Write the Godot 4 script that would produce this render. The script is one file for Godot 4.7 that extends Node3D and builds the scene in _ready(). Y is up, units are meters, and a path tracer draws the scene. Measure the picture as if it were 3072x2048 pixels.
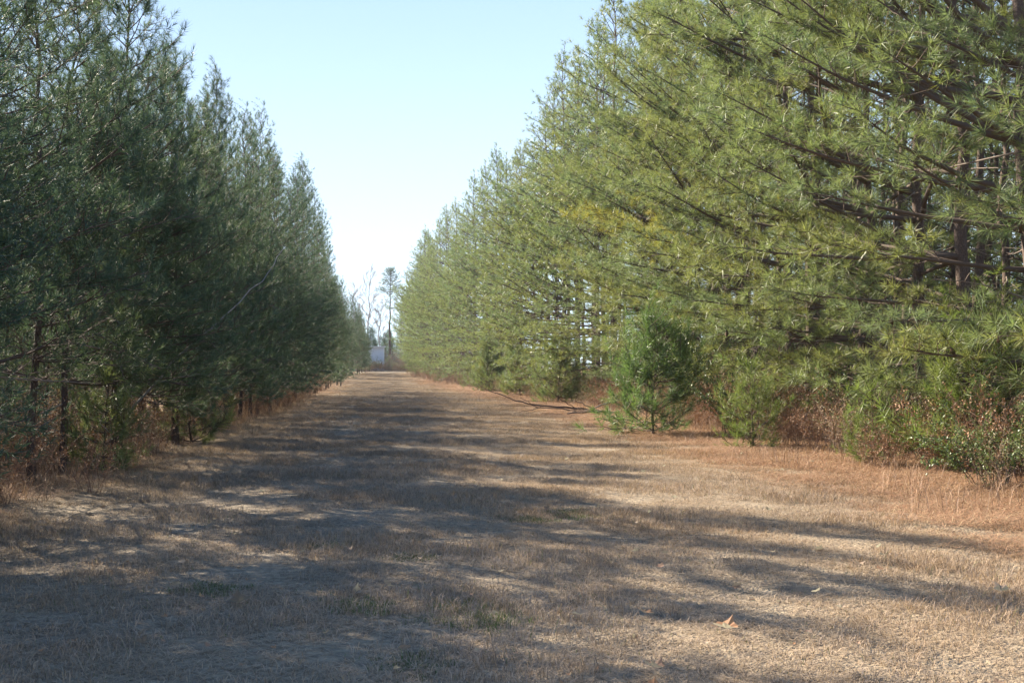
extends Node3D
# A grassy ride between two pine plantations in winter sun. The ride runs along -Z, x is across it, the camera stands at the origin.

var rng := RandomNumberGenerator.new()
var bumps := FastNoiseLite.new()
var patches := FastNoiseLite.new()
var M := {}
var names := {}
var SETS := {}
var skirt := 0.0


class Geo:
	var v := PackedVector3Array()
	var n := PackedVector3Array()
	var c := PackedColorArray()
	var i := PackedInt32Array()

	func add(o: Geo, t: Transform3D, turn_normals := true) -> void:
		var first := v.size()
		v.append_array(t * o.v)
		c.append_array(o.c)
		if turn_normals and o.n.size():
			n.append_array(Transform3D(t.basis.orthonormalized(), Vector3.ZERO) * o.n)
		if o.i.size():
			var k := o.i.duplicate()
			for j in k.size():
				k[j] += first
			i.append_array(k)

	func mesh() -> ArrayMesh:
		var a := []
		a.resize(Mesh.ARRAY_MAX)
		a[Mesh.ARRAY_VERTEX] = v
		if n.size():
			a[Mesh.ARRAY_NORMAL] = n
		if c.size():
			a[Mesh.ARRAY_COLOR] = c
		if i.size():
			a[Mesh.ARRAY_INDEX] = i
		var m := ArrayMesh.new()
		m.add_surface_from_arrays(Mesh.PRIMITIVE_TRIANGLES, a)
		return m


# ---------------------------------------------------------------- helpers
func smooth(a: float, b: float, x: float) -> float:
	return smoothstep(a, b, x)


func ground_height(x: float, z: float) -> float:
	var d := -z
	return 0.06 * bumps.get_noise_2d(x * 0.22, z * 0.22) + 0.03 * bumps.get_noise_2d(x * 1.1 + 40.0, z * 1.1) + 1.1 * smooth(95.0, 175.0, d)


func on_ground(x: float, z: float, sink := 0.0) -> Vector3:
	return Vector3(x, ground_height(x, z) - sink, z)


func numbered(called: String) -> String:
	var k: int = names.get(called, 0)
	names[called] = k + 1
	return called if k == 0 else "%s_%03d" % [called, k]


func tag(o: Node3D, label: String, category: String, group := "", kind := "") -> void:
	if label:
		o.set_meta("label", label)
	if category:
		o.set_meta("category", category)
	if group:
		o.set_meta("group", group)
	if kind:
		o.set_meta("kind", kind)


func thing(called: String, at: Vector3, turn: float, label: String, category: String, group := "") -> Node3D:
	var o := Node3D.new()
	o.name = numbered(called)
	o.position = at
	o.rotation.y = turn
	tag(o, label, category, group)
	add_child(o)
	return o


func part(called: String, m: Mesh, mat: Material, parent: Node3D, t := Transform3D()) -> MeshInstance3D:
	var o := MeshInstance3D.new()
	o.name = called
	o.mesh = m
	o.material_override = mat
	o.transform = t
	parent.add_child(o, true)
	return o


func single(called: String, m: Mesh, mat: Material, t: Transform3D, label: String, category: String, group := "", kind := "") -> MeshInstance3D:
	var o := MeshInstance3D.new()
	o.name = numbered(called)
	o.mesh = m
	o.material_override = mat
	o.transform = t
	tag(o, label, category, group, kind)
	add_child(o)
	return o


func scatter(called: String, m: Mesh, mat: Material, where: Array, tints: Array, label: String, category: String) -> void:
	var mm := MultiMesh.new()
	mm.transform_format = MultiMesh.TRANSFORM_3D
	mm.use_colors = true
	mm.mesh = m
	mm.instance_count = where.size()
	for k in where.size():
		mm.set_instance_transform(k, where[k])
		mm.set_instance_color(k, tints[k])
	var o := MultiMeshInstance3D.new()
	o.name = numbered(called)
	o.multimesh = mm
	o.material_override = mat
	tag(o, label, category, "", "stuff")
	add_child(o)


func ordinal(k: int) -> String:
	var small := ["first", "second", "third", "fourth", "fifth", "sixth", "seventh", "eighth", "ninth", "tenth", "eleventh", "twelfth", "thirteenth", "fourteenth", "fifteenth", "sixteenth", "seventeenth", "eighteenth", "nineteenth"]
	var tens := ["", "", "twent", "thirt", "fort", "fift", "sixt", "sevent"]
	if k < 20:
		return small[k - 1]
	if k % 10 == 0:
		return tens[k / 10] + "ieth"
	return tens[k / 10] + "y-" + small[k % 10 - 1]


func any_dir() -> Vector3:
	return Vector3(rng.randfn(), rng.randfn(), rng.randfn()).normalized()


func across(d: Vector3) -> Vector3:
	var a := d.cross(Vector3.UP)
	return a.normalized() if a.length() > 0.05 else Vector3.RIGHT


# ---------------------------------------------------------------- wood and needles
func tube(g: Geo, pts: PackedVector3Array, radii: PackedFloat32Array, sides: int) -> void:
	var first := g.v.size()
	var up := Vector3.ZERO
	for k in pts.size():
		var d := (pts[mini(k + 1, pts.size() - 1)] - pts[maxi(k - 1, 0)]).normalized()
		if up == Vector3.ZERO:
			up = across(d)
		up = (up - d * up.dot(d)).normalized()
		var side := d.cross(up)
		for s in sides:
			var a := TAU * s / sides
			var nn := up * cos(a) + side * sin(a)
			g.v.append(pts[k] + nn * radii[k])
			g.n.append(nn)
	for k in pts.size() - 1:
		for s in sides:
			var a := first + k * sides + s
			var b := first + k * sides + (s + 1) % sides
			g.i.append_array(PackedInt32Array([a, a + sides, b, b, a + sides, b + sides]))


func twig(g: Geo, from: Vector3, to: Vector3, r0: float, r1: float, sides := 3, bend := Vector3.ZERO) -> void:
	tube(g, PackedVector3Array([from, (from + to) * 0.5 + bend, to]), PackedFloat32Array([r0, (r0 + r1) * 0.5, r1]), sides)


func tuft(g: Geo, p: Vector3, dir: Vector3, long: float, count: int, w: float, col: Color, shoot := 0.16, fan := 1.15) -> void:
	var u := across(dir)
	var v := dir.cross(u)
	for k in count:
		var a := rng.randf() * TAU
		var t := rng.randf()
		var spread := lerpf(0.3, fan, t) + rng.randfn() * 0.12
		var nd := (dir * cos(spread) + (u * cos(a) + v * sin(a)) * sin(spread))
		var l := long * rng.randf_range(0.75, 1.1)
		var base := p - dir * t * shoot
		var side := nd.cross(Vector3(rng.randf() - 0.5, rng.randf() - 0.5, rng.randf() - 0.5)).normalized() * w
		g.v.append(base + side)
		g.v.append(base - side)
		g.v.append(base + nd * l + Vector3(0, -0.06 * l, 0))
		var b := rng.randf_range(0.8, 1.2)
		var cc := Color(col.r * b, col.g * b, col.b * b)
		g.c.append(cc)
		g.c.append(cc)
		g.c.append(Color(cc.r * 1.15, cc.g * 1.1, cc.b))


# One bough, from the origin along +x, its fan of twigs mostly level. style: "mature", "young" or "dead".
func bough(long: float, style: String, fine: bool) -> Array:
	var wood := Geo.new()
	var leaf := Geo.new()
	var young := style == "young"
	var dead := style == "dead"
	var n := maxi(5, int(long * 2.5))
	var pts := PackedVector3Array()
	var radii := PackedFloat32Array()
	var p := Vector3.ZERO
	var r0 := (0.01 + 0.012 * long) * (0.65 if young else 1.0) * (0.6 if dead else 1.0)
	var ey := rng.randf_range(-0.12, 0.0)
	var ez := rng.randf_range(-0.1, 0.1)
	for k in n + 1:
		var t := float(k) / n
		pts.append(p)
		radii.append(lerpf(r0, 0.004, pow(t, 0.8)))
		ey += rng.randfn() * 0.06 + (0.05 if young else 0.035) * (t if not dead else -0.3)
		ez += rng.randfn() * 0.09
		p += Vector3(cos(ey) * cos(ez), sin(ey), sin(ez)) * long / n
	tube(wood, pts, radii, 6 if fine else 4)
	var step := 0.15 if young else 0.155
	if dead:
		step = 0.3
	var start := 0.2 if long < 1.6 else (0.28 if young else 0.42)
	var s := long * start
	var flip := 1.0
	var hue := rng.randf_range(-1.0, 1.0)
	while s < long:
		var t := s / long
		var f := t * n
		var k := mini(int(f), n - 1)
		var at := pts[k].lerp(pts[k + 1], f - k)
		var axis := (pts[k + 1] - pts[k]).normalized()
		flip = -flip
		var l2 := (0.22 + (1.0 - t) * 0.42 * minf(long, 3.2) * 0.62) * rng.randf_range(0.65, 1.25)
		if dead:
			l2 *= 0.7
		var ang := rng.randf_range(0.6, 1.05)
		var lift := rng.randfn() * 0.32 + (0.28 if young else 0.12)
		var side := across(axis) * flip
		var d2 := (axis * cos(ang) + side * sin(ang) + Vector3(0, lift, 0)).normalized()
		var bend := Vector3(0, rng.randf_range(-0.05, 0.03), 0) * l2 * 1.5
		var e2 := at + d2 * l2
		var mid := (at + e2) * 0.5 + bend
		tube(wood, PackedVector3Array([at, mid, e2]), PackedFloat32Array([0.008 if fine else 0.011, 0.006 if fine else 0.009, 0.004]), 3)
		if dead:
			if rng.randf() < 0.7:
				var q := at.lerp(e2, 0.5)
				twig(wood, mid, mid + (d2 + any_dir() * 0.7).normalized() * l2 * 0.5, 0.005, 0.003)
		else:
			var m := maxi(1, int(l2 / (0.19 if young else 0.2)))
			for j in range(m + 1):
				var tt := 1.0 if j == m else (0.3 if young else 0.5) + (0.7 if young else 0.5) * (j + rng.randf()) / (m + 1)
				if fine == false and j < m and rng.randf() < 0.35:
					continue
				var q := at.lerp(mid, tt * 2.0) if tt < 0.5 else mid.lerp(e2, tt * 2.0 - 1.0)
				var d3 := d2
				if j < m:
					d3 = (d2 * 0.9 + d2.cross(Vector3.UP).normalized() * (1.0 if j % 2 else -1.0) * rng.randf_range(0.4, 1.0) + Vector3(0, rng.randf_range(-0.1, 0.5), 0)).normalized()
				var l3 := rng.randf_range(0.1, 0.26)
				var tip := q + d3 * l3
				if fine:
					twig(wood, q, tip, 0.005, 0.003)
				var out := (d3 + Vector3(0, 0.8 if young else 0.25, 0)).normalized()
				var h := hue * 0.5 + rng.randfn() * 0.4
				var b := clampf(1.0 + rng.randfn() * 0.22, 0.5, 1.6)
				var col := Color((1.0 + 0.16 * h) * b, b, (1.0 - 0.12 * h) * b)
				if rng.randf() < 0.012:
					col = Color(2.6, 0.95, 0.7)
				if young:
					tip += out * 0.14
					tuft(leaf, tip, out, rng.randf_range(0.12, 0.17), 38 if fine else 17, 0.0038 if fine else 0.0066, col, 0.2, 1.25)
				else:
					tuft(leaf, tip, out, rng.randf_range(0.16, 0.22), 38 if fine else 14, 0.0037 if fine else 0.0085, col, 0.09, 1.6)
		s += step * rng.randf_range(0.6, 1.5) * (1.0 if fine else 1.1)
	if not dead:
		for k in 3:
			tuft(leaf, pts[n] - (pts[n] - pts[n - 1]) * 0.3 * k, (pts[n] - pts[n - 1]).normalized() + Vector3(0, 0.3, 0), 0.18, 34 if fine else 14, 0.0032 if fine else 0.0075, Color(1, 1, 1))
	return [wood, leaf]


const LONG := [0.55, 1.0, 1.6, 2.4, 3.3, 4.3]


func bough_sets() -> void:
	for style in ["mature", "young"]:
		for fine in [true, false]:
			var all := []
			for l in LONG:
				var some := []
				for k in (3 if l > 1.2 else 2):
					var b := bough(l, style, fine)
					some.append({"long": l, "wood": b[0], "leaf": b[1], "wood_mesh": b[0].mesh() if fine else null, "leaf_mesh": b[1].mesh() if fine else null})
				all.append(some)
			SETS[style + ("_fine" if fine else "_far")] = all
	var bare := []
	for k in 5:
		var b := bough(1.0 + 0.25 * k, "dead", true)
		bare.append({"long": 1.0 + 0.25 * k, "wood": b[0], "wood_mesh": b[0].mesh()})
	SETS["dead"] = bare
	var g := Geo.new()
	for ring in 7:
		var t := ring / 6.0
		var rr := 0.032 * sin(PI * clampf(0.12 + 0.83 * t, 0.0, 1.0))
		for q in 9:
			var a := TAU * (q + 0.5 * (ring % 2)) / 9
			var out := Vector3(cos(a), 0, sin(a))
			var p := Vector3(0, t * 0.09, 0) + out * rr
			var side := Vector3(-sin(a), 0, cos(a)) * 0.011
			g.v.append_array(PackedVector3Array([Vector3(0, t * 0.09 - 0.012, 0) - side, Vector3(0, t * 0.09 - 0.012, 0) + side, p + side + Vector3(0, 0.006, 0), Vector3(0, t * 0.09 - 0.012, 0) - side, p + side + Vector3(0, 0.006, 0), p - side + Vector3(0, 0.006, 0)]))
	M.cone_mesh = g.mesh()


func trunk_shape(h: float, r: float, sides: int) -> Dictionary:
	var g := Geo.new()
	var pts := PackedVector3Array()
	var radii := PackedFloat32Array()
	var n := int(h * 1.3)
	var ox := rng.randf() * 100.0
	for k in n + 1:
		var t := float(k) / n
		pts.append(Vector3(0.25 * (bumps.get_noise_1d(ox + t * 6.0) - bumps.get_noise_1d(ox)) * minf(1.0, t * 3.0), t * h - (0.15 if k == 0 else 0.0), 0.25 * (bumps.get_noise_1d(ox + 50.0 + t * 6.0) - bumps.get_noise_1d(ox + 50.0)) * minf(1.0, t * 3.0)))
		radii.append(r * (lerpf(1.0, 0.06, pow(t, 0.9)) + 0.22 * exp(-t * h * 3.0)))
	tube(g, pts, radii, sides)
	return {"mesh": g.mesh(), "pts": pts, "h": h}


func trunk_at(tr: Dictionary, y: float) -> Vector3:
	var pts: PackedVector3Array = tr.pts
	var f: float = clampf(y / tr.h, 0.0, 0.999) * (pts.size() - 1)
	var k := int(f)
	return pts[k].lerp(pts[k + 1], f - k)


# Where the boughs of a tree sit: a list of [style set, length, transform].
# kind "right_edge", "right_inner", "left_edge", "left_inner", "sapling", "lone"
func plan(kind: String, tr: Dictionary) -> Array:
	var out := []
	var h: float = tr.h
	var right := kind.begins_with("right")
	var edge := kind.ends_with("edge")
	var face := PI if right else 0.0
	var y := 0.0
	var step := 0.74
	match kind:
		"right_edge": y = rng.randf_range(1.2, 1.8)
		"right_inner": y = h * 0.55
		"right_back", "left_back":
			y = 1.0
			step = 0.55
		"left_edge":
			y = rng.randf_range(0.8, 1.6) + skirt
			step = 0.42
		"left_inner":
			y = h * 0.11
			step = 0.55
		"sapling":
			y = 0.2
			step = 0.18 if h < 2.0 else 0.19
		"belt":
			y = 0.4
			step = 0.36
		"lone":
			y = h * 0.6
			step = 0.5
	var spin := rng.randf() * TAU
	while y < h - 0.25:
		var t := y / h
		var count := 3
		if edge and t < 0.55:
			count = 3 if right else 4
		if kind == "sapling" or kind == "belt":
			count = 5 if h < 4.0 else 4
		if kind == "lone":
			count = 2 if t < 0.74 else 7
		spin += 1.1
		for k in count:
			var a := spin + TAU * k / count + rng.randfn() * 0.25
			var long := 1.0
			var rise := 0.3
			var facing := cos(a - face)
			match kind:
				"right_edge":
					if t < 0.5:
						a = face + clampf(rng.randfn() * 0.75, -1.7, 1.7)
						facing = cos(a - face)
					long = lerpf(2.7, 4.6, smooth(0.08, 0.28, t)) if t < 0.45 else lerpf(4.5, 0.45, pow((t - 0.45) / 0.55, 0.85))
					if t > 0.3:
						long *= lerpf(0.7, 1.0, clampf(facing + 0.3, 0.0, 1.0))
					rise = lerpf(-0.16, 0.42, smooth(0.06, 0.35, t)) + 0.65 * smooth(0.6, 1.0, t)
				"right_inner":
					long = lerpf(2.5, 0.45, (t - 0.55) / 0.45)
					rise = lerpf(0.2, 1.0, t)
				"left_edge":
					if t < 0.45:
						a = face + clampf(rng.randfn() * 0.9, -2.0, 2.0)
						facing = cos(a - face)
					long = lerpf(1.5, 2.0, smooth(0.05, 0.3, t)) if t < 0.35 else lerpf(2.0, 0.28, pow((t - 0.35) / 0.65, 0.8))
					rise = lerpf(-0.1, 0.5, smooth(0.05, 0.45, t)) + 0.6 * smooth(0.55, 1.0, t)
				"right_back":
					long = lerpf(2.6, 0.45, t)
					rise = lerpf(0.1, 0.9, t)
				"left_back":
					long = lerpf(2.2, 0.4, t)
					rise = lerpf(0.1, 0.9, t)
				"left_inner":
					long = lerpf(1.7, 0.35, (t - 0.11) / 0.89)
					rise = lerpf(0.25, 0.95, t)
				"sapling":
					long = lerpf(0.46, 0.18, t) * h * (0.85 if h > 2.2 else 1.0) * rng.randf_range(0.45, 1.45)
					rise = lerpf(0.05, 0.8, t) + rng.randfn() * 0.2
				"belt":
					long = lerpf(2.5, 0.4, t)
					rise = lerpf(0.05, 0.9, t)
				"lone":
					long = 2.3 * sqrt(sin(PI * clampf((t - 0.5) / 0.52, 0.05, 0.97))) * (0.55 if t < 0.72 else 1.0)
					rise = 0.35 + 0.7 * smooth(0.8, 1.0, t)
			long *= rng.randf_range(0.75, 1.15)
			rise += rng.randfn() * 0.1
			var b := Basis(Vector3.UP, a) * Basis(Vector3(0, 0, 1), rise)
			out.append([long, Transform3D(b, trunk_at(tr, y))])
		y += step * rng.randf_range(0.8, 1.2) * lerpf(1.0, 0.55 if kind == "right_edge" else 0.7, t)
	out.append([0.75, Transform3D(Basis(Vector3(0, 0, 1), PI / 2), trunk_at(tr, h - 0.3))])
	return out


func pick(set_name: String, long: float) -> Dictionary:
	var all: Array = SETS[set_name]
	var best := 0
	for k in LONG.size():
		if absf(log(LONG[k] / long)) < absf(log(LONG[best] / long)):
			best = k
	var some: Array = all[best]
	return some[rng.randi() % some.size()]


func dead_spots(tr: Dictionary, low: float, high: float, count: int) -> Array:
	var out := []
	for k in count:
		var y := rng.randf_range(low, high)
		var b := Basis(Vector3.UP, rng.randf() * TAU) * Basis(Vector3(0, 0, 1), rng.randf_range(-0.25, 0.35))
		out.append([SETS["dead"][rng.randi() % 5], Transform3D(b.scaled_local(Vector3.ONE * rng.randf_range(0.6, 1.2)), trunk_at(tr, y))])
	return out


# A tree whose boughs are parts of their own, each with its needles.
func near_tree(o: Node3D, kind: String, h: float, r: float, style: String, bark: Material, needles: Array, yellow_from := -1.0, cones := 0) -> void:
	var tr := trunk_shape(h, r, 10)
	part("trunk", tr.mesh, bark, o)
	for w in plan(kind, tr):
		var b := pick(style + "_fine", w[0] / (1.45 if kind == "sapling" else (1.2 if style == "mature" else 1.0)))
		var t: Transform3D = w[1]
		t.basis = t.basis.scaled_local(Vector3.ONE * clampf(w[0] / b.long, 0.7, 1.75))
		var gap := patches.get_noise_2d(o.position.z * 0.75, t.origin.y * 1.1 + 60.0)
		if kind == "right_edge" and t.origin.y > 3.6 and t.origin.y < h * 0.7 and gap < (0.04 if o.position.z > -20.0 else -0.08) and rng.randf() < 0.85:
			continue
		var br := part("branch", b.wood_mesh, M.twig_bark, o, t)
		var yellowed: bool = yellow_from > 0.0 and t.origin.y > yellow_from and t.origin.y < yellow_from + 1.5 and rng.randf() < 0.8
		var nd := part("needles", b.leaf_mesh, M.yellow if yellowed else needles[rng.randi() % needles.size()], br)
		if yellowed:
			nd.set_meta("label", "yellowed needles")
		if cones > 0 and w[0] > 2.0 and rng.randf() < 0.5:
			cones -= 1
			var out: Vector3 = b.wood.v[int(b.wood.v.size() * rng.randf_range(0.3, 0.9))]
			part("pine_cone", M.cone_mesh, M.cone, br, Transform3D(Basis(Vector3(1, 0, 0), PI + rng.randfn() * 0.6), out))
	if kind != "sapling":
		for w in dead_spots(tr, 1.0, h * 0.5, 16 if style == "mature" else 9):
			part("dead_branch", w[0].wood_mesh, M.dead_wood, o, w[1])


# The meshes of a tree seen from farther away: trunk, limbs and crown.
func far_tree(kind: String, h: float, r: float, style: String) -> Dictionary:
	var tr := trunk_shape(h, r, 7)
	var wood := Geo.new()
	var leaf := Geo.new()
	for w in plan(kind, tr):
		var b := pick(style + "_far", w[0])
		var t: Transform3D = w[1]
		t.basis = t.basis.scaled_local(Vector3.ONE * clampf(w[0] / b.long, 0.7, 1.4))
		wood.add(b.wood, t)
		leaf.add(b.leaf, t)
	for k in wood.v.size():
		wood.c.append(Color(0.10, 0.07, 0.055))
	for w in dead_spots(tr, 0.8, h * (0.6 if kind.ends_with("inner") else 0.45), 18 if kind.ends_with("inner") else 7):
		wood.add(w[0].wood, w[1])
	while wood.c.size() < wood.v.size():
		wood.c.append(Color(0.23, 0.175, 0.14))
	return {"trunk": tr.mesh, "limbs": wood.mesh(), "crown": leaf.mesh()}


func put_tree(o: Node3D, f: Dictionary, bark: Material, needles: Material, size: float) -> void:
	o.scale = Vector3.ONE * size
	part("trunk", f.trunk, bark, o)
	part("limbs", f.limbs, M.limb_wood, o).set_meta("kind", "stuff")
	part("crown", f.crown, needles, o).set_meta("kind", "stuff")


# ---------------------------------------------------------------- materials
func noise_texture(freq: float, ramp: Array, size := 512, octaves := 4, seed_ := 1, normal := false) -> NoiseTexture2D:
	var n := FastNoiseLite.new()
	n.noise_type = FastNoiseLite.TYPE_SIMPLEX_SMOOTH
	n.frequency = freq
	n.fractal_octaves = octaves
	n.seed = seed_
	var t := NoiseTexture2D.new()
	t.width = size
	t.height = size
	t.seamless = true
	t.noise = n
	if normal:
		t.as_normal_map = true
		t.bump_strength = 8.0
	if ramp.size():
		var g := Gradient.new()
		g.offsets = PackedFloat32Array(range(ramp.size()).map(func(k): return float(k) / (ramp.size() - 1)))
		g.colors = PackedColorArray(ramp)
		t.color_ramp = g
	return t


func lin(r: float, g: float, b: float) -> Color:
	return Color(r, g, b).linear_to_srgb()


func plain(r: float, g: float, b: float, rough := 0.85, tinted := false, back := 0.0) -> StandardMaterial3D:
	var m := StandardMaterial3D.new()
	m.albedo_color = lin(r, g, b)
	m.roughness = rough
	m.vertex_color_use_as_albedo = tinted
	m.cull_mode = BaseMaterial3D.CULL_DISABLED
	if back > 0.0:
		m.backlight_enabled = true
		m.backlight = lin(back, back, back * 0.75)
	return m


func bark_material(a: Color, b: Color, c: Color, scale_y: float) -> StandardMaterial3D:
	var m := StandardMaterial3D.new()
	m.albedo_texture = noise_texture(0.03, [a, a.lerp(b, 0.6), b, c], 512, 5, 3)
	m.uv1_triplanar = true
	m.uv1_scale = Vector3(3.0, scale_y, 3.0)
	m.roughness = 0.9
	m.heightmap_enabled = true
	m.heightmap_texture = noise_texture(0.03, [], 512, 5, 3)
	m.heightmap_scale = 2.0
	return m


func materials() -> void:
	M.bark = bark_material(lin(0.045, 0.03, 0.024), lin(0.14, 0.095, 0.075), lin(0.28, 0.2, 0.16), 1.2)
	M.bark_young = bark_material(lin(0.04, 0.028, 0.022), lin(0.11, 0.075, 0.06), lin(0.2, 0.15, 0.12), 1.5)
	M.twig_bark = plain(0.10, 0.07, 0.055, 0.9)
	M.dead_wood = plain(0.21, 0.165, 0.135, 0.9)
	M.limb_wood = plain(1, 1, 1, 0.9, true)
	M.grey_wood = plain(0.19, 0.17, 0.15, 0.85)
	M.grey_twigs = plain(0.24, 0.2, 0.18, 0.9)
	M.cone = plain(0.13, 0.075, 0.045, 0.8)
	M.green = [plain(0.21, 0.26, 0.105, 0.45, true, 0.9), plain(0.232, 0.262, 0.096, 0.45, true, 0.9), plain(0.182, 0.238, 0.115, 0.45, true, 0.9)]
	M.bushy = [plain(0.14, 0.22, 0.075, 0.45, true, 0.85), plain(0.125, 0.2, 0.07, 0.45, true, 0.85)]
	M.yellow = plain(0.33, 0.32, 0.07, 0.45, true, 0.9)
	M.fresh = [plain(0.165, 0.225, 0.06, 0.45, true, 0.9), plain(0.18, 0.225, 0.07, 0.45, true, 0.9)]
	M.deep_shaded = [plain(0.092, 0.142, 0.086, 0.55, true, 0.8), plain(0.102, 0.146, 0.078, 0.55, true, 0.8), plain(0.084, 0.136, 0.088, 0.55, true, 0.8)]  # bluish young needles; part of the left wood's shade is put into the colour
	M.grass = plain(1, 1, 1, 0.7, true, 0.45)
	M.straw = plain(1, 1, 1, 0.75, true, 0.2)
	M.leaf = plain(1, 1, 1, 0.65, true, 0.4)
	M.glossy = plain(1, 1, 1, 0.45, true, 0.45)
	M.dead_leaf = [plain(0.22, 0.11, 0.065, 0.7, false, 0.3), plain(0.13, 0.07, 0.045, 0.7, false, 0.3), plain(0.26, 0.18, 0.125, 0.7, false, 0.3), plain(0.27, 0.12, 0.05, 0.7, false, 0.3)]
	var soil := StandardMaterial3D.new()
	soil.albedo_texture = noise_texture(0.02, [lin(0.1, 0.075, 0.055), lin(0.19, 0.145, 0.1), lin(0.27, 0.21, 0.14), lin(0.34, 0.27, 0.19)], 1024, 6, 7)
	soil.vertex_color_use_as_albedo = true
	soil.uv1_triplanar = true
	soil.uv1_world_triplanar = true
	soil.uv1_scale = Vector3(0.45, 0.45, 0.45)
	soil.roughness = 0.95
	soil.heightmap_enabled = true
	soil.heightmap_texture = noise_texture(0.05, [], 1024, 5, 9)
	soil.heightmap_scale = 3.0
	M.soil = soil


# ---------------------------------------------------------------- ground
func straw_edge_right(d: float) -> float:  # where the grass gives way to fallen needles
	return (6.6 if d < 30.0 else lerpf(6.6, 3.2, smooth(30.0, 150.0, d))) + 0.7 * patches.get_noise_1d(d * 0.4)


func straw_edge_left(d: float) -> float:
	return -4.5 + 0.5 * patches.get_noise_1d(d * 0.4 + 300.0)


func track_worn(x: float, z: float) -> float:  # two faint wheel tracks that swing in from the left
	var d := -z
	var c := -0.3 - 2.6 * pow(clampf((17.0 - d) / 9.0, 0.0, 1.6), 1.6) * 0.8
	var w := 0.0
	for s in [-0.75, 0.75]:
		w = maxf(w, 1.0 - smooth(0.1, 0.4, absf(x - c - s)))
	return w * smooth(-0.5, 0.25, patches.get_noise_2d(x * 2.0, z * 1.2))


func ground() -> void:
	var xs := []
	var x := -400.0
	while x < 400.0:
		xs.append(x)
		x += 0.45 if x > -14.0 and x < 18.0 else (4.0 if absf(x) < 46.0 else 30.0)
	xs.append(400.0)
	var zs := []
	var z := 30.0
	while z > -650.0:
		zs.append(z)
		z -= 0.45 if z < 2.0 and z > -50.0 else (3.0 if z > -210.0 else 40.0)
	var g := Geo.new()
	for zz in zs:
		for xx in xs:
			var d: float = -zz
			g.v.append(Vector3(xx, ground_height(xx, zz), zz))
			var e := 0.1
			g.n.append(Vector3(ground_height(xx - e, zz) - ground_height(xx + e, zz), 2.0 * e, ground_height(xx, zz - e) - ground_height(xx, zz + e)).normalized())
			var wood := maxf(smooth(straw_edge_right(d) - 0.3, straw_edge_right(d) + 0.5, xx), 1.0 - smooth(straw_edge_left(d) - 0.5, straw_edge_left(d) + 0.3, xx))
			var c := Color(1, 1, 1).lerp(Color(0.9, 0.68, 0.52), wood)
			g.c.append(c.lerp(Color(0.75, 0.85, 1.0), 0.8 * track_worn(xx, zz)))
	var w := xs.size()
	for j in zs.size() - 1:
		for k in w - 1:
			var a := j * w + k
			g.i.append_array(PackedInt32Array([a, a + w, a + 1, a + 1, a + w, a + w + 1]))
	var o := single("ground", g.mesh(), M.soil, Transform3D(), "bare earth of the grassy ride and forest floor", "ground", "", "structure")
	o.remove_meta("category")


func grass_patch(wide: float, count: int, tall: float, lying: int, w: float) -> Mesh:
	var g := Geo.new()
	var clumps := []
	for k in 14:
		clumps.append(Vector3(rng.randf() - 0.5, 0, rng.randf() - 0.5) * wide)
	for k in count:
		var p := Vector3(rng.randf() - 0.5, 0, rng.randf() - 0.5) * wide
		if rng.randf() < 0.62:
			p = clumps[rng.randi() % 14] + Vector3(rng.randfn(), 0, rng.randfn()) * 0.05
		var h := tall * rng.randf_range(0.35, 1.15)
		var lean := Vector3(rng.randfn(), 0, rng.randfn()) * 0.55
		var a := rng.randf() * TAU
		var side := Vector3(cos(a), 0, sin(a)) * w
		var mid := p + Vector3(0, h * 0.6, 0) + lean * h * 0.35
		var tip := p + Vector3(0, h * rng.randf_range(0.7, 1.0), 0) + lean * h * 1.1
		var b := rng.randf_range(0.45, 1.3)
		var grey := rng.randf()
		var c := Color(lerpf(0.42, 0.36, grey) * b, lerpf(0.295, 0.275, grey) * b, lerpf(0.19, 0.225, grey) * b)
		if rng.randf() < 0.02:
			c = Color(0.12, 0.16, 0.05)
		g.v.append_array(PackedVector3Array([p - side, p + side, mid + side * 0.8, p - side, mid + side * 0.8, mid - side * 0.8, mid - side * 0.8, mid + side * 0.8, tip]))
		for q in 9:
			g.c.append(c)
	for k in lying:
		var p := Vector3(rng.randf() - 0.5, 0, rng.randf() - 0.5) * wide + Vector3(0, rng.randf_range(0.004, 0.025), 0)
		var a := rng.randf() * TAU
		var d := Vector3(cos(a), rng.randfn() * 0.12, sin(a)) * rng.randf_range(0.03, 0.1)
		var side := across(d.normalized()) * w
		var b := rng.randf_range(0.6, 1.2)
		var c := Color(0.4 * b, 0.295 * b, 0.2 * b)
		g.v.append_array(PackedVector3Array([p - d + side, p - d - side, p + d]))
		for q in 3:
			g.c.append(c)
	return g.mesh()


func straw_patch(wide: float, count: int, w: float) -> Mesh:
	var g := Geo.new()
	for k in count:
		var p := Vector3(rng.randf() - 0.5, 0, rng.randf() - 0.5) * wide + Vector3(0, rng.randf_range(0.005, 0.06), 0)
		var a := rng.randf() * TAU
		var d := Vector3(cos(a), rng.randfn() * 0.22, sin(a)) * rng.randf_range(0.05, 0.11)
		var side := across(d.normalized()) * w
		var b := rng.randf_range(0.6, 1.3)
		var c := Color(0.33 * b, 0.18 * b, 0.105 * b)
		if rng.randf() < 0.25:
			c = Color(0.4 * b, 0.28 * b, 0.16 * b)
		g.v.append_array(PackedVector3Array([p - d + side, p - d - side, p + d]))
		for q in 3:
			g.c.append(c)
	return g.mesh()


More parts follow.
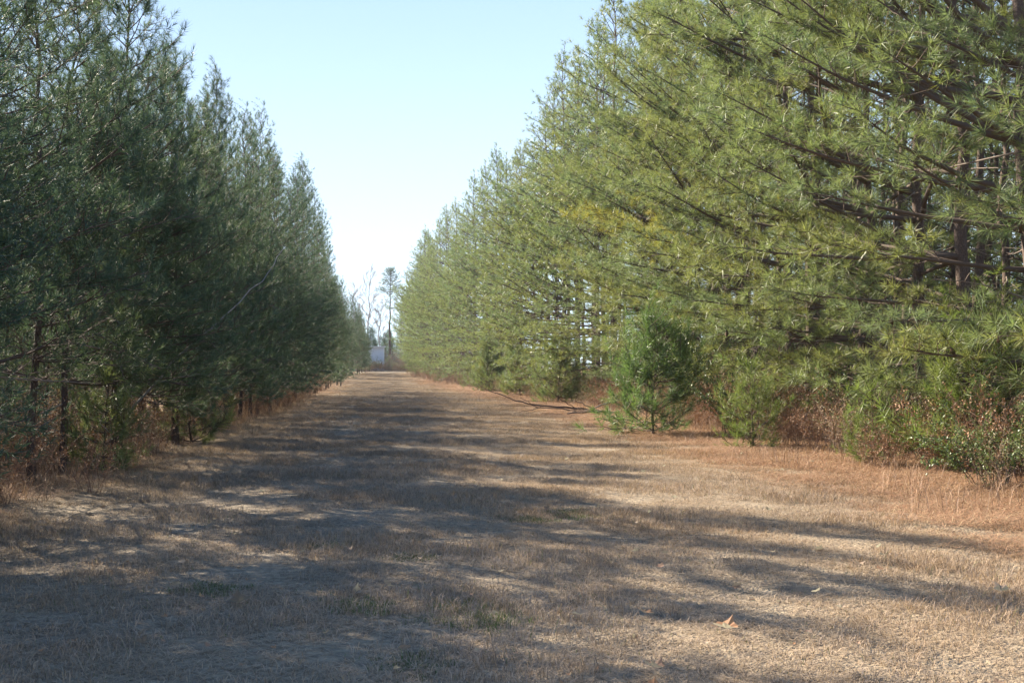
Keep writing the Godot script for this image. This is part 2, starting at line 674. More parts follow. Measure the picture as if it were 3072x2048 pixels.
func ground_cover() -> void:
	var kinds := [grass_patch(0.75, 340, 0.045, 420, 0.0021), grass_patch(0.75, 380, 0.065, 380, 0.0021), grass_patch(0.75, 110, 0.035, 360, 0.0021), grass_patch(0.75, 420, 0.105, 300, 0.0021)]
	var where := [[], [], [], []]
	var tint := [[], [], [], []]
	var d := 2.4
	while d < 150.0:
		var step := 0.42 if d < 26.0 else (0.6 if d < 50.0 else 1.0)
		var x := -6.5
		while x < 9.5:
			var px := x + rng.randf_range(-0.2, 0.2)
			var pz := -d + rng.randf_range(-0.2, 0.2)
			x += step
			if px > straw_edge_right(d) + rng.randfn() * 0.35 or px < straw_edge_left(d) - 0.3 + rng.randfn() * 0.5:
				continue
			if d < 40.0 and rng.randf() < track_worn(px, pz) * 0.75:
				continue
			var n := patches.get_noise_2d(px * 1.3, pz * 1.3)
			var k := 2
			if n > 0.28:
				k = 3
			elif n > 0.02:
				k = 1
			elif n > -0.22:
				k = 0
			elif rng.randf() < 0.2:
				continue
			var s := step / 0.42 * rng.randf_range(0.85, 1.1)
			where[k].append(Transform3D(Basis(Vector3.UP, rng.randf() * TAU).scaled_local(Vector3(s, clampf(s, 0.8, 1.2), s)), on_ground(px, pz, 0.004)))
			var warm := patches.get_noise_2d(px * 0.6 + 90.0, pz * 0.6)
			var edge := smooth(straw_edge_right(d) - 2.2, straw_edge_right(d), px)
			var b := 0.95 + 0.22 * patches.get_noise_2d(px * 0.9 - 70.0, pz * 0.9)
			tint[k].append(Color(b * (1.0 + 0.08 * warm + 0.05 * edge), b * (1.0 - 0.12 * edge), b * (1.0 - 0.12 * warm - 0.25 * edge)))
		d += step
	var words := ["short dry straw-coloured grass over the ride", "ankle-high dry tan grass on the ride", "thin flattened dead grass on worn ground", "taller pale dry grass standing in tufts"]
	for k in 4:
		scatter("dry_grass", kinds[k], M.grass, where[k], tint[k], words[k], "grass")
	var weeds := grass_patch(0.5, 260, 0.06, 0, 0.0032)
	var gw := []
	var gt := []
	for spot in [[1.9, 12.0], [2.1, 12.3], [1.5, 11.8], [0.35, 7.2], [0.5, 7.4], [-0.2, 7.6], [0.75, 7.0], [-0.6, 10.2], [0.2, 9.4], [0.1, 6.0], [-1.1, 8.3]]:
		for q in 2:
			gw.append(Transform3D(Basis(Vector3.UP, rng.randf() * TAU).scaled_local(Vector3(0.7, 0.8, 0.7)), on_ground(spot[0] + rng.randfn() * 0.12, -spot[1] + rng.randfn() * 0.12)))
			gt.append(Color(0.3, 0.52, 0.26))
	scatter("green_weeds", weeds, M.grass, gw, gt, "small patches of fresh green weeds in the dead grass", "weeds")
	# fallen needles under the trees
	var straw := [straw_patch(0.9, 750, 0.0022), straw_patch(0.9, 900, 0.0022)]
	var sw := [[], []]
	var st := [[], []]
	for side in 2:
		d = 4.0
		while d < 120.0:
			var step := 0.5 if d < 34.0 else 1.0
			var x0 := straw_edge_right(d) - 0.8 if side else straw_edge_left(d) + 0.2
			var reach := (7.0 if d < 40.0 else 4.0)
			var q := 0.0
			while q < reach:
				var px := x0 + (q if side else -q) + rng.randf_range(-0.2, 0.2)
				var pz := -d + rng.randf_range(-0.25, 0.25)
				if q > 1.2 or rng.randf() < 0.35 + q * 0.5:
					var s := step / 0.5 * rng.randf_range(0.9, 1.15)
					sw[side].append(Transform3D(Basis(Vector3.UP, rng.randf() * TAU).scaled_local(Vector3(s, 1.0, s)), on_ground(px, pz, 0.0)))
					var b := 0.95 + 0.3 * patches.get_noise_2d(px, pz)
					st[side].append(Color(b, b, b))
				q += step
			d += step
		scatter("pine_straw", straw[side], M.straw, sw[side], st[side], "orange-brown fallen pine needles under the " + ("right-hand" if side else "left-hand") + " trees", "pine needles")


# ---------------------------------------------------------------- the two plantations
func row_right(d: float) -> float:
	return 10.3 - 1.3 * smooth(45.0, 70.0, d) - 4.2 * smooth(70.0, 150.0, d)


func left_height(d: float) -> float:
	return 7.7 + 2.4 * smooth(27.0, 38.0, d) + 1.5 * smooth(38.0, 60.0, d)


func plantations() -> void:
	var edge := []
	var inner := []
	for k in 3:
		edge.append(far_tree("right_edge", 17.5, 0.15, "mature"))
	for k in 3:
		inner.append(far_tree("right_inner", 17.0, 0.13, "mature"))
	var back := [far_tree("right_back", 16.0, 0.12, "mature"), far_tree("right_back", 15.0, 0.12, "mature")]
	# right-hand front row
	var d := 8.5
	var k := 0
	while d < 165.0:
		var seen := d > 11.0
		if seen:
			k += 1
		var x := row_right(d) + rng.randf_range(-0.45, 0.45)
		var label := "tall pine, %s from the camera in the right-hand front row" % ordinal(maxi(k, 1)) if seen else "tall pine beside the viewer, just outside the right edge of view"
		var o := thing("pine_tree", on_ground(x, -d), rng.randfn() * 0.2, label, "tree", "pines of the right-hand front row")
		if d < 44.0:
			near_tree(o, "right_edge", rng.randf_range(15.5, 19.0), rng.randf_range(0.115, 0.15), "mature", M.bark, M.green, 4.2 if d > 33.0 and d < 36.5 else (8.5 if d > 26.0 and d < 29.0 else -1.0), 5 if d < 24.0 else 0)
		else:
			put_tree(o, edge[rng.randi() % 3], M.bark, M.green[rng.randi() % 3], rng.randf_range(0.82, 1.1))
		d += rng.randf_range(2.0, 2.9) * (1.0 if d < 60.0 else 1.35)
	# rows behind it
	for row in range(1, 8):
		d = 10.0 + row * 1.5
		while d < (75.0 if row < 3 or row > 4 else 70.0):
			var x := row_right(d) + row * 2.3 + maxf(0.0, row - 4.0) * 1.8 + rng.randf_range(-0.5, 0.5)
			var o := thing("pine_tree", on_ground(x, -d), rng.randf() * TAU, "slim bare-trunked pine in the shaded rows behind the right-hand front row", "tree", "pines of the right-hand inner rows")
			put_tree(o, inner[rng.randi() % 3] if row < 3 else back[rng.randi() % 2], M.bark, M.green[rng.randi() % 3], rng.randf_range(0.88, 1.05))
			d += rng.randf_range(2.2, 3.2)
	# left-hand front row
	edge = []
	inner = []
	for j in 3:
		edge.append(far_tree("left_edge", 12.0, 0.075, "young"))
		inner.append(far_tree("left_inner", 12.0, 0.065, "young"))
	back = [far_tree("left_back", 11.0, 0.07, "young"), far_tree("left_back", 12.0, 0.07, "young")]
	d = 6.0
	k = 0
	while d < 100.0:
		var seen := d > 12.0
		if seen:
			k += 1
		var x := -4.7 + rng.randf_range(-0.4, 0.4) + 0.8 * smooth(80.0, 110.0, d)
		var label := "slender young pine, %s from the camera in the left-hand front row" % ordinal(maxi(k, 1)) if seen else "slender young pine outside the left edge of view, shading the near grass"
		var o := thing("young_pine_tree", on_ground(x, -d), rng.randfn() * 0.3, label, "tree", "pines of the left-hand front row" if seen else "pines left of the view")
		if seen and d < 33.0:
			skirt = 0.1 * (1.0 - smooth(15.0, 19.0, d))
			near_tree(o, "left_edge", (left_height(d) + 0.4) * rng.randf_range(0.84, 1.12), rng.randf_range(0.055, 0.075), "young", M.bark_young, M.deep_shaded)
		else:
			put_tree(o, edge[rng.randi() % 3], M.bark_young, M.deep_shaded[rng.randi() % 3], left_height(d) / 12.0 * (rng.randf_range(0.84, 1.13) if d < 78.0 else rng.randf_range(0.62, 0.9)))
		d += rng.randf_range(1.4, 2.2) * (1.0 if d < 50.0 else 1.45)
	for s in [[-5.4, 7.2], [-5.8, 9.2], [-6.4, 10.6], [-4.9, 4.6], [-5.1, 10.9], [-7.0, 8.0], [-4.6, 9.9], [-4.5, 8.1], [-6.0, 6.0]]:
		var o := thing("young_pine_tree", on_ground(s[0], -s[1]), rng.randfn() * 0.3, "slender young pine outside the left edge of view, shading the near grass", "tree", "pines left of the view")
		put_tree(o, edge[rng.randi() % 3], M.bark_young, M.deep_shaded[rng.randi() % 3], 0.74)
	for row in range(1, 9):
		d = 8.0 + row * 1.6
		while d < (66.0 if row < 3 or row > 6 else 44.0):
			var x := -4.7 - row * 1.9 - maxf(0.0, row - 5.0) * 1.6 + rng.randf_range(-0.5, 0.5)
			var o := thing("young_pine_tree", on_ground(x, -d), rng.randf() * TAU, "thin dark young pine in the crowded rows behind the left-hand front row", "tree", "pines of the left-hand inner rows")
			put_tree(o, inner[rng.randi() % 3] if row < 6 else back[rng.randi() % 2], M.bark_young, M.deep_shaded[rng.randi() % 3], left_height(d) / 12.0 * rng.randf_range(0.8, 0.98))
			d += rng.randf_range(1.7, 2.6) * (0.72 if d < 26.0 and row < 5 else 1.0)



# ---------------------------------------------------------------- undergrowth, saplings, fallen wood, the far end
func leaf_blade(g: Geo, p: Vector3, d: Vector3, long: float, wide: float, c: Color) -> void:
	var side := d.cross(any_dir()).normalized() * wide
	var mid := p + d * long * 0.5
	g.v.append_array(PackedVector3Array([p, mid + side, p + d * long, p, p + d * long, mid - side]))
	for q in 6:
		g.c.append(c)


# Stems that fork and arch, with small leaves along them. Returns [wood, leaves].
func shrub(h: float, wide: float, stems: int, leaves_per_metre: float, leaf_long: float, cols: Array, forks := 3) -> Array:
	var wood := Geo.new()
	var leaf := Geo.new()
	for k in stems:
		var a := rng.randf() * TAU
		var p := Vector3(cos(a), 0, sin(a)) * wide * 0.3 * sqrt(rng.randf())
		var d := Vector3(cos(a) * rng.randf_range(0.0, 0.7) * wide / h, 1.0, sin(a) * rng.randf_range(0.0, 0.7) * wide / h).normalized()
		var todo := [[p - Vector3(0, 0.05, 0), d, h * rng.randf_range(0.6, 1.1), 0.006 + 0.003 * h, 0]]
		while todo.size():
			var w: Array = todo.pop_back()
			var pts := PackedVector3Array([w[0]])
			var radii := PackedFloat32Array([w[3]])
			var q: Vector3 = w[0]
			var dd: Vector3 = w[1]
			var n := 4
			for j in n:
				dd = (dd + any_dir() * 0.22 + Vector3(0, -0.05 * j, 0)).normalized()
				var q2: Vector3 = q + dd * w[2] / n
				for m in int(leaves_per_metre * w[2] / n * (0.3 if w[4] == 0 and j < 2 else 1.0) + rng.randf()):
					var c: Color = cols[rng.randi() % cols.size()]
					var b := rng.randf_range(0.7, 1.3)
					leaf_blade(leaf, q.lerp(q2, rng.randf()), (dd * 0.4 + any_dir()).normalized(), leaf_long * rng.randf_range(0.6, 1.2), leaf_long * 0.22, Color(c.r * b, c.g * b, c.b * b))
				q = q2
				pts.append(q)
				radii.append(lerpf(w[3], 0.002, (j + 1.0) / n))
				if w[4] < 2 and j >= 1 and rng.randf() < forks * 0.3:
					todo.append([q, (dd + any_dir() * 0.8 + Vector3(0, 0.15, 0)).normalized(), w[2] * rng.randf_range(0.35, 0.6), w[3] * 0.55, w[4] + 1])
			tube(wood, pts, radii, 3)
	return [wood, leaf]


func join_colored(wood: Geo, leaf: Geo, c: Color) -> Mesh:
	var g := Geo.new()
	for k in wood.i.size():
		g.v.append(wood.v[wood.i[k]])
		g.c.append(c)
	g.v.append_array(leaf.v)
	g.c.append_array(leaf.c)
	return g.mesh()


func undergrowth() -> void:
	var rust := [Color(0.3, 0.15, 0.08), Color(0.24, 0.13, 0.08), Color(0.36, 0.21, 0.12), Color(0.2, 0.1, 0.06)]
	var tan := [Color(0.36, 0.26, 0.16), Color(0.3, 0.2, 0.12)]
	var olive := [Color(0.16, 0.2, 0.06), Color(0.2, 0.22, 0.07), Color(0.11, 0.16, 0.05)]
	var kinds := []
	for k in 3:
		var b := shrub(1.1, 0.9, 12, 26.0, 0.05, rust)
		kinds.append(join_colored(b[0], b[1], Color(0.22, 0.14, 0.1)))
	for k in 2:
		var b := shrub(1.3, 0.8, 11, 12.0, 0.06, tan)
		kinds.append(join_colored(b[0], b[1], Color(0.3, 0.22, 0.17)))
	for k in 2:
		var b := shrub(1.4, 0.9, 9, 45.0, 0.05, olive)
		kinds.append(join_colored(b[0], b[1], Color(0.2, 0.15, 0.11)))
	var where := [[], [], [], [], [], [], []]
	var tint := [[], [], [], [], [], [], []]
	# along the right-hand edge
	var d := 11.0
	while d < 150.0:
		for k in (7 if d < 32.0 else (4 if d < 60.0 else 3)):
			var x := row_right(d) - 2.6 + rng.randf() * 3.2
			var kind := rng.randi() % (7 if k < 4 else 4)
			var s := rng.randf_range(0.45, 1.05) * (1.0 if x > row_right(d) - 1.9 else 0.6)
			where[kind].append(Transform3D(Basis(Vector3.UP, rng.randf() * TAU).scaled_local(Vector3.ONE * s), on_ground(x, -d + rng.randfn() * 0.4)))
			tint[kind].append(Color(1, 1, 1))
		d += 0.75 if d < 60.0 else 1.4
	# inside both woods, thicker towards the back
	for k in 1000:
		var side := -1.0 if k % 2 else 1.0
		d = 9.0 + 75.0 * pow(rng.randf(), 1.3)
		var q := rng.randf_range(1.0, 28.0)
		var x := row_right(d) + q if side > 0.0 else -5.5 - q
		var kind := rng.randi() % 7
		var s := rng.randf_range(0.6, 1.1) + (1.0 + rng.randf() * 1.6 if q > 12.0 else 0.0)
		where[kind].append(Transform3D(Basis(Vector3.UP, rng.randf() * TAU).scaled_local(Vector3.ONE * s), on_ground(x, -d)))
		tint[kind].append(Color(1, 1, 1))
	# thin along the left-hand edge, and rank at the far end
	for k in 170:
		d = rng.randf_range(11.0, 80.0)
		var kind := rng.randi() % 5
		where[kind].append(Transform3D(Basis(Vector3.UP, rng.randf() * TAU).scaled_local(Vector3.ONE * rng.randf_range(0.35, 0.9)), on_ground(-5.1 + rng.randfn() * 0.6, -d)))
		tint[kind].append(Color(1, 1, 1))
	for k in 420:
		d = rng.randf_range(138.0, 215.0)
		var x := rng.randf_range(-22.0, 22.0)
		if k > 240:
			d = rng.randf_range(158.0, 171.0)
			x = rng.randf_range(-7.0, 8.0)
		if d < 160.0 and x > -2.2 and x < 2.4:
			continue
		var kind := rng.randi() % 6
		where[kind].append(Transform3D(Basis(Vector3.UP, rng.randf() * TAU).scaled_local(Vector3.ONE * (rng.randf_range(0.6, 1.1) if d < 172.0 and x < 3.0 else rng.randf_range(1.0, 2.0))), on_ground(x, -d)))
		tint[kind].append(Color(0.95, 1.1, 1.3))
	var words := ["rusty dead brambles and vines along the tree edge", "reddish brown dead stalks with withered leaves", "russet thicket of dead weeds between the trunks", "tan dead weed stalks at the wood's edge", "pale dry stems standing among the brush", "olive leafy briars tangled in the brush", "dull green brushwood under the pines"]
	for k in 7:
		scatter("undergrowth", kinds[k], M.leaf, where[k], tint[k], words[k], "undergrowth")
	# rank dry grass at the foot of the trees
	var rank := grass_patch(0.7, 50, 0.34, 60, 0.0028)
	var rw := []
	var rt := []
	for k in 300:
		d = rng.randf_range(9.0, 60.0)
		var x := straw_edge_left(d) - 0.2 + rng.randfn() * 0.35
		if k % 3 == 0:
			x = straw_edge_right(d) + 1.0 + rng.randfn() * 0.6
		var s := rng.randf_range(0.6, 1.3)
		rw.append(Transform3D(Basis(Vector3.UP, rng.randf() * TAU).scaled_local(Vector3(1.0, s, 1.0)), on_ground(x, -d)))
		rt.append(Color(0.95, 0.84, 0.76))
	scatter("rank_grass", rank, M.grass, rw, rt, "tall rank dry grass at the foot of the trees", "grass")


func saplings() -> void:
	# x, distance, height, needles, label
	var spots := [
		[6.3, 26.2, 2.7, M.bushy, "bushy dark green pine sapling standing alone beside the fallen branches"],
		[7.2, 21.5, 1.3, M.fresh, "pale green pine sapling leaning out beside the dark bushy sapling"],
		[7.9, 17.6, 0.9, M.fresh, "low bright green pine sapling in the brown brush near the right corner"],
		[8.9, 16.4, 2.3, M.fresh, "large bright yellow-green pine sapling at the right edge of the picture"],
		[7.6, 50.0, 3.0, M.green, "light green pine sapling drooping over the straw beyond the fallen branches"],
		[7.3, 62.0, 2.6, M.green, "feathery pine sapling halfway along the right-hand edge"],
		[6.6, 74.0, 3.2, M.green, "farthest pine sapling along the right-hand edge"],
		[-4.1, 24.0, 1.5, M.green, "small pine sapling in the shade at the left-hand edge"],
		[-4.3, 17.5, 1.2, M.green, "knee-high pine sapling among the near left trunks"],
	]
	for s in spots:
		var o := thing("pine_sapling", on_ground(s[0], -s[1]), rng.randf() * TAU, s[4], "sapling", "pine saplings along the ride")
		o.rotation += Vector3(rng.randfn() * 0.07, 0, rng.randfn() * 0.07)
		near_tree(o, "sapling", s[2], 0.012 + 0.008 * s[2], "young", M.bark_young, s[3])
	var glossy := [Color(0.1, 0.15, 0.045), Color(0.14, 0.18, 0.06), Color(0.08, 0.12, 0.04)]
	var bushes := [
		[7.9, 14.0, 0.85, "glossy broad-leaved evergreen bush in the lower right corner"],
		[8.0, 24.6, 1.6, "small-leaved evergreen bush behind the pale leaning sapling"],
		[6.7, 76.0, 2.1, "round grey-green bush where the right-hand edge recedes"],
		[8.9, 20.5, 1.3, "straggly small-leaved bush under the long level bough"],
	]
	for s in bushes:
		var b := shrub(s[2], s[2] * 0.9, 16, 75.0, 0.05, glossy)
		var o := thing("evergreen_bush", on_ground(s[0], -s[1]), 0.0, s[3], "bush", "evergreen bushes along the ride")
		part("stems", b[0].mesh(), M.twig_bark, o)
		part("foliage", b[1].mesh(), M.glossy, o)


func stick(g: Geo, pts: Array, r0: float, r1: float, sides := 6) -> void:
	var line := PackedVector3Array()
	var radii := PackedFloat32Array()
	for k in pts.size() - 1:
		for j in 4:
			var t := j / 4.0
			line.append((pts[k] as Vector3).lerp(pts[k + 1], t) + any_dir() * 0.03)
	line.append(pts[pts.size() - 1])
	for k in line.size():
		radii.append(lerpf(r0, r1, float(k) / (line.size() - 1)))
	tube(g, line, radii, sides)


func fallen_wood() -> void:
	# broken limbs lying on the straw at the right, about forty metres off
	var y := 0.05
	var g := Geo.new()
	stick(g, [Vector3(0, y, 0), Vector3(-1.0, 0.16, 0.2), Vector3(-2.2, 0.22, 0.1), Vector3(-3.1, 0.42, 0.0), Vector3(-4.2, 0.85, -0.2)], 0.05, 0.014)
	stick(g, [Vector3(-2.2, 0.22, 0.1), Vector3(-2.7, 0.1, 0.5), Vector3(-3.2, 0.04, 0.7)], 0.02, 0.006)
	stick(g, [Vector3(-1.0, 0.16, 0.2), Vector3(-1.5, 0.45, 0.3), Vector3(-2.1, 0.9, 0.4), Vector3(-2.5, 1.5, 0.5)], 0.018, 0.006)
	single("fallen_branch", g.mesh(), M.twig_bark, Transform3D(Basis(), on_ground(7.6, -39.5)), "long dark fallen branch reaching out over the straw on the right", "fallen branch", "fallen branches on the right")
	g = Geo.new()
	stick(g, [Vector3(0, 0.06, 0), Vector3(-0.9, 0.12, 0.2), Vector3(-2.0, 0.06, 0.3)], 0.06, 0.03)
	stick(g, [Vector3(-0.9, 0.12, 0.2), Vector3(-1.4, 0.4, 0.1), Vector3(-1.9, 0.55, 0.1)], 0.025, 0.008)
	single("fallen_branch", g.mesh(), M.dead_wood, Transform3D(Basis(Vector3.UP, 0.2), on_ground(7.9, -38.0)), "short thick broken limb in front of the fallen branches", "fallen branch", "fallen branches on the right")
	g = Geo.new()
	stick(g, [Vector3(0, 0.5, 0), Vector3(-0.8, 0.3, 0.1), Vector3(-1.6, 0.05, 0.3)], 0.04, 0.015)
	single("fallen_branch", g.mesh(), M.grey_wood, Transform3D(Basis(Vector3.UP, -0.15), on_ground(8.3, -39.0)), "pale bleached stick propped on the fallen branches", "fallen branch", "fallen branches on the right")
	g = Geo.new()
	stick(g, [Vector3(0, 0.04, 0), Vector3(-1.1, 0.1, -0.2), Vector3(-2.3, 0.2, -0.1), Vector3(-2.9, 0.55, 0.0)], 0.035, 0.008)
	single("fallen_branch", g.mesh(), M.twig_bark, Transform3D(Basis(Vector3.UP, -0.3), on_ground(7.4, -38.6)), "thin crooked branch lying nearest in the fallen heap", "fallen branch", "fallen branches on the right")
	# a bare grey pole lodged in the left-hand trees
	g = Geo.new()
	var o := on_ground(-4.6, -17.5)
	stick(g, [Vector3(0, -0.05, 0), Vector3(0.75, 1.3, -1.2), Vector3(1.2, 1.95, -1.9), Vector3(1.6, 2.4, -2.7), Vector3(2.2, 3.25, -4.0), Vector3(2.5, 3.95, -5.0)], 0.022, 0.008)
	stick(g, [Vector3(1.2, 1.95, -1.9), Vector3(1.32, 2.35, -1.9), Vector3(1.45, 2.75, -2.0)], 0.014, 0.005)
	stick(g, [Vector3(0.75, 1.3, -1.2), Vector3(1.2, 1.45, -1.2), Vector3(1.7, 1.5, -1.4)], 0.012, 0.004)
	stick(g, [Vector3(1.6, 2.4, -2.7), Vector3(1.85, 2.5, -2.5)], 0.008, 0.004)
	single("leaning_pole", g.mesh(), M.grey_wood, Transform3D(Basis(), o), "bare grey dead sapling leaning out of the dark left-hand trees", "dead sapling")


func dead_leaf_mesh(lobes: int, long: float) -> Mesh:
	var g := Geo.new()
	var n := lobes * 4
	var ring := PackedVector3Array()
	var curl := rng.randf_range(0.25, 0.75)
	for k in n:
		var a := TAU * k / n
		var r := long * (0.38 + 0.09 * cos(a * lobes) + rng.randf_range(-0.07, 0.07))
		var x := cos(a) * r
		var z := sin(a) * r * 0.72
		ring.append(Vector3(x, 0.012 + curl * (z * z * 6.0 / maxf(long, 0.05) + 0.6 * x * x / long) * 0.6 + rng.randf_range(0.0, 0.01), z))
	for k in n:
		g.v.append_array(PackedVector3Array([Vector3(0, 0.008, 0), ring[(k + 1) % n], ring[k]]))
	var tail := Vector3(-long * 0.8, 0.03, 0.01)
	g.v.append_array(PackedVector3Array([Vector3(-long * 0.3, 0.01, 0.003), Vector3(-long * 0.3, 0.01, -0.003), tail]))
	return g.mesh()


func dead_leaves() -> void:
	var kinds := []
	for k in 7:
		kinds.append(dead_leaf_mesh([3, 5, 5, 4, 6, 3, 5][k], [0.1, 0.13, 0.15, 0.09, 0.12, 0.08, 0.11][k]))
	var tones := ["russet", "dark brown", "pale tan", "orange-brown"]
	# the ones that stand out
	var big := [
		[4.28, 7.45, 2, 1.35, "large pale curled leaf on the sunlit grass at the right edge"],
		[-0.98, 7.6, 1, 1.25, "big dark upturned leaf on the shaded grass left of the middle"],
		[0.08, 6.25, 3, 1.2, "orange leaf standing on edge near the bottom of the picture"],
		[1.62, 7.0, 3, 1.1, "rust-red leaf upright in the sunlit grass at the bottom centre"],
		[2.0, 6.5, 3, 1.1, "bright orange leaf lying in the sunlit grass right of the bottom centre"],
	]
	for s in big:
		var t := Transform3D((Basis(Vector3.UP, rng.randf() * TAU) * Basis(Vector3.RIGHT, rng.randf_range(-0.5, 0.5))).scaled_local(Vector3.ONE * s[3]), on_ground(s[0], -s[1]) + Vector3(0, 0.035, 0))
		single("fallen_leaf", kinds[rng.randi() % 7], M.dead_leaf[s[2]], t, s[4], "leaf", "dead leaves on the grass")
	for k in 190:
		var d := 4.6 + 15.0 * pow(rng.randf(), 1.5)
		var u := rng.randf_range(-0.37, 0.58)
		if d > 11.0:
			u = rng.randf_range(-0.3, 0.42)
		var tone := rng.randi() % 4
		var b := Basis(Vector3.UP, rng.randf() * TAU) * Basis(Vector3.RIGHT, rng.randfn() * 0.45)
		single("fallen_leaf", kinds[rng.randi() % 7], M.dead_leaf[tone], Transform3D(b.scaled_local(Vector3.ONE * rng.randf_range(0.45, 0.85)), on_ground(u * d, -d) + Vector3(0, rng.randf_range(0.03, 0.07), 0)), "small %s withered leaf lying in the dry grass" % tones[tone], "leaf", "dead leaves on the grass")


# A leafless hardwood: trunk and a crown of fine twigs.
func bare_tree(h: float, r: float, spread: float) -> Array:
	var trunk := Geo.new()
	var crown := Geo.new()
	var pts := PackedVector3Array()
	var radii := PackedFloat32Array()
	for k in 9:
		var t := k / 8.0
		pts.append(Vector3(rng.randfn() * 0.06 * t * h * 0.3, t * h * 0.95 - (0.2 if k == 0 else 0.0), rng.randfn() * 0.06))
		radii.append(lerpf(r, 0.02, t))
	tube(trunk, pts, radii, 7)
	var todo := []
	for k in 20:
		var t := lerpf(0.38, 0.97, k / 19.0)
		var f := t * 8.0
		var at := pts[int(f)].lerp(pts[mini(int(f) + 1, 8)], f - int(f))
		var a := k * 2.4 + rng.randf()
		todo.append([at, Vector3(cos(a), rng.randf_range(0.9, 1.9), sin(a)).normalized(), h * spread * lerpf(0.9, 0.35, t) * rng.randf_range(0.7, 1.2), r * lerpf(0.4, 0.12, t), 0])
	while todo.size():
		var w: Array = todo.pop_back()
		var q: Vector3 = w[0]
		var dd: Vector3 = w[1]
		var line := PackedVector3Array([q])
		var rr := PackedFloat32Array([w[3]])
		for j in 4:
			dd = (dd + any_dir() * 0.16 + Vector3(0, 0.06, 0)).normalized()
			q += dd * w[2] / 4.0
			line.append(q)
			rr.append(lerpf(w[3], 0.016, (j + 1) / 4.0))
			if w[4] < 2 and j > 0:
				for m in 1 + rng.randi() % 2:
					todo.append([q, (dd + any_dir() * 0.65).normalized(), w[2] * rng.randf_range(0.35, 0.55), maxf(w[3] * 0.6, 0.022), w[4] + 1])
		tube(crown, line, rr, 3)
	return [trunk.mesh(), crown.mesh()]


func far_end() -> void:
	# the lone pine and its bare neighbours
	var tr := far_tree("lone", 16.8, 0.27, "mature")
	var o := thing("lone_pine_tree", on_ground(0.2, -190.0), 0.0, "tall lone pine with a round crown against the sky at the far end", "tree")
	put_tree(o, tr, M.bark, M.deep_shaded[1], 1.0)
	var bare := [
		[-3.3, 185.0, 16.6, 0.26, "tall thin leafless tree just left of the lone pine"],
		[3.4, 178.0, 16.5, 0.22, "spreading leafless tree showing above the end of the right-hand pines"],
		[-1.6, 196.0, 12.0, 0.3, "short leafless tree between the lone pine and its thin bare neighbour"],
		[-5.4, 178.0, 13.5, 0.26, "leafless grey tree left of the tall thin bare tree"],
		[1.9, 188.0, 13.0, 0.28, "leafless tree just right of the lone pine"],
		[5.4, 182.0, 16.5, 0.22, "leafless tree half hidden behind the last right-hand pines"],
		[-9.5, 170.0, 13.0, 0.2, "leafless grey tree above the end of the left-hand pines"],
	]
	for b in bare:
		var m := bare_tree(b[2], b[2] * 0.011, b[3])
		var t := thing("bare_tree", on_ground(b[0], -b[1]), 0.0, b[4], "tree", "leafless trees at the far end")
		part("trunk", m[0], M.grey_twigs, t)
		part("crown", m[1], M.grey_twigs, t)
	# pines that stand along and beyond the end
	var young := [far_tree("left_edge", 10.0, 0.09, "young"), far_tree("left_edge", 9.0, 0.09, "young")]
	var dense := [far_tree("belt", 9.0, 0.12, "mature"), far_tree("belt", 8.0, 0.12, "mature")]
	var spots := [[-5.6, 104.0, 0.95], [-5.3, 110.0, 1.1], [-5.8, 117.0, 1.05], [-5.2, 124.0, 0.95], [-4.9, 131.0, 0.85], [-4.4, 137.0, 0.95], [-3.7, 144.0, 0.7], [-3.1, 149.0, 0.45], [-7.5, 112.0, 1.2], [-8.0, 128.0, 1.15], [-6.2, 142.0, 1.0], [-9.0, 150.0, 1.0], [-4.2, 155.0, 0.8], [-2.7, 158.0, 0.3], [-4.6, 140.0, 1.0], [-4.1, 148.0, 0.95], [-3.7, 155.0, 0.8], [-3.4, 160.0, 0.6], [-3.6, 163.0, 0.75], [-4.4, 166.0, 1.0]]
	for k in spots.size():
		var s: Array = spots[k]
		var t := thing("young_pine_tree", on_ground(s[0], -s[1]), rng.randf() * TAU, "%s of the smaller pines past the dark left-hand row" % ordinal(k + 1), "tree", "smaller pines at the far left")
		put_tree(t, young[k % 2], M.bark_young, M.deep_shaded[k % 3], s[2])
	for k in 72:
		var x := lerpf(-26.0, 24.0, k / 59.0) + rng.randfn() * 0.6 if k < 60 else lerpf(-8.0, 7.0, (k - 60) / 19.0)
		var t := thing("evergreen_tree", on_ground(x, -rng.randf_range(196.0, 226.0)), rng.randf() * TAU, "dark evergreen in the hazy belt closing the far end of the ride", "tree", "evergreens closing the far end")
		put_tree(t, dense[k % 2], M.bark_young, M.deep_shaded[k % 3], rng.randf_range(0.6, 0.95) if absf(x) < 6.0 else rng.randf_range(0.9, 1.3))
	for k in 9:
		var t := thing("evergreen_tree", on_ground(-9.5 + k * 0.85 + rng.randfn() * 0.2, -rng.randf_range(180.0, 194.0)), rng.randf() * TAU, "grey-green evergreen in the clump left of the lone pine", "tree", "evergreens left of the lone pine")
		put_tree(t, dense[k % 2], M.bark_young, M.deep_shaded[k % 3], rng.randf_range(0.9, 1.2) if k < 6 else rng.randf_range(0.6, 0.8))
	shed()


func box(g: Geo, a: Vector3, b: Vector3) -> void:
	for f in 6:
		var ax := f / 2
		var s := -1.0 if f % 2 else 1.0
		var nn := Vector3.ZERO
		nn[ax] = s
		var u := Vector3.ZERO
		u[(ax + 1) % 3] = 1.0
		var v := nn.cross(u)
		var c := (a + b) * 0.5
		var e := (b - a) * 0.5
		var first := g.v.size()
		for q in [[-1, -1], [1, -1], [1, 1], [-1, 1]]:
			g.v.append(c + (nn + u * q[0] + v * q[1]) * e)
			g.n.append(nn)
		g.i.append_array(PackedInt32Array([first, first + 2, first + 1, first, first + 3, first + 2]))


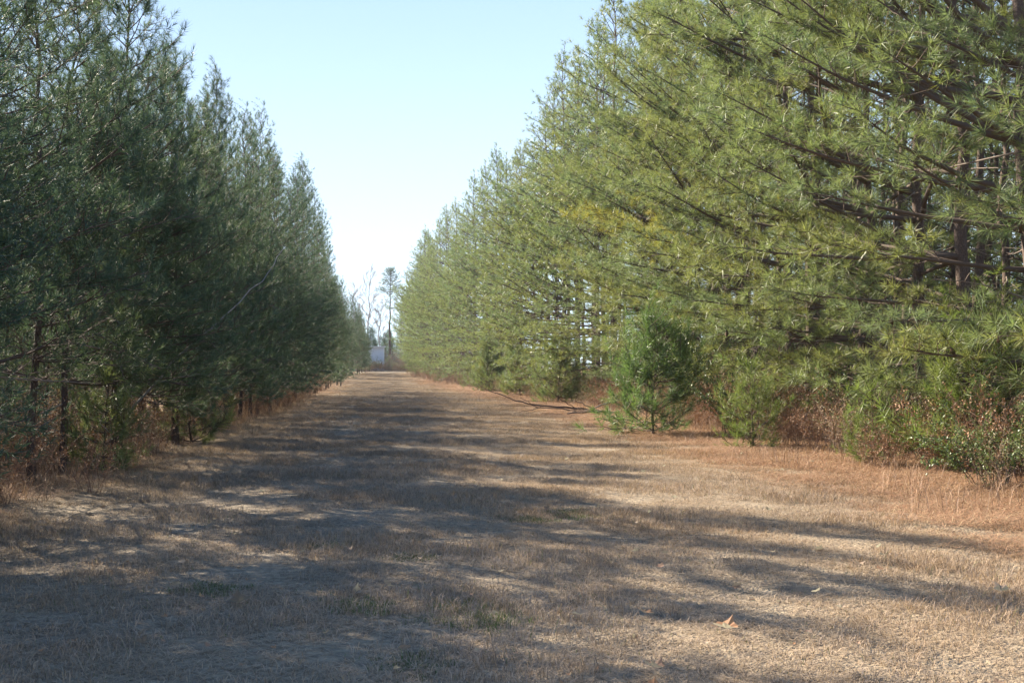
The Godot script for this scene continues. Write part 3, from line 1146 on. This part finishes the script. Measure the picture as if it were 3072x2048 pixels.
func shed() -> void:
	var o := thing("metal_shed", on_ground(-4.75, -172.0), 0.05, "pale grey metal building half hidden by brush at the far end", "building")
	var paint := plain(0.62, 0.64, 0.68, 0.55)
	var trim := plain(0.72, 0.72, 0.72, 0.5)
	var g := Geo.new()
	box(g, Vector3(-4.0, -0.3, -9.0), Vector3(4.0, 3.6, 0.0))
	part("wall", g.mesh(), paint, o)
	var rib := Geo.new()
	box(rib, Vector3(-0.03, -0.3, 0.0), Vector3(0.03, 3.6, 0.035))
	var rm := rib.mesh()
	for k in 13:
		part("wall_rib", rm, paint, o, Transform3D(Basis(), Vector3(-3.6 + 0.6 * k, 0, 0.002)))
	g = Geo.new()
	box(g, Vector3(-4.25, 3.603, -9.3), Vector3(4.25, 3.75, 0.3))
	part("roof", g.mesh(), trim, o)
	g = Geo.new()
	box(g, Vector3(3.9, -0.3, -0.1), Vector3(4.06, 3.598, 0.05))
	part("corner_trim", g.mesh(), trim, o)


func _ready() -> void:
	rng.seed = 20240117
	bumps.seed = 5
	bumps.frequency = 1.0
	patches.seed = 11
	patches.frequency = 0.35

	var cam := Camera3D.new()
	cam.name = "camera"
	cam.fov = 34.0
	cam.near = 0.1
	cam.far = 2000.0
	cam.position = Vector3(0, 1.6, 0)
	cam.rotation = Vector3(deg_to_rad(1.34), deg_to_rad(-6.3), 0)
	add_child(cam)

	var env := Environment.new()
	env.background_mode = Environment.BG_SKY
	var sky_mat := ProceduralSkyMaterial.new()
	sky_mat.sky_top_color = lin(0.055, 0.125, 0.28)
	sky_mat.sky_horizon_color = lin(0.35, 0.425, 0.47)
	sky_mat.sky_curve = 0.24
	sky_mat.ground_bottom_color = lin(0.12, 0.1, 0.08)
	sky_mat.ground_horizon_color = lin(0.5, 0.5, 0.48)
	sky_mat.sun_angle_max = 20.0
	env.sky = Sky.new()
	env.sky.sky_material = sky_mat
	env.tonemap_mode = Environment.TONE_MAPPER_LINEAR
	env.tonemap_exposure = 3.7
	env.fog_enabled = true
	env.fog_density = 0.0002
	env.fog_light_color = Color(0.85, 0.92, 1.0)
	env.sdfgi_enabled = true
	env.ssao_enabled = true
	env.ssil_enabled = true
	var we := WorldEnvironment.new()
	we.name = "world_environment"
	we.environment = env
	add_child(we)

	var sun := DirectionalLight3D.new()
	sun.name = "sun"
	sun.light_energy = 1.6
	sun.light_color = Color(1.0, 0.95, 0.86)
	sun.light_angular_distance = 0.5
	sun.shadow_enabled = true
	var high := deg_to_rad(35.0)
	var flat := Vector3(-0.72, 0, -0.69).normalized()
	var to_sun := flat * cos(high) + Vector3.UP * sin(high)
	sun.transform = Transform3D(Basis.looking_at(-to_sun, Vector3.UP), Vector3(0, 50, 0))
	add_child(sun)

	materials()
	ground()
	bough_sets()
	ground_cover()
	plantations()
	far_end()
	undergrowth()
	saplings()
	fallen_wood()
	dead_leaves()
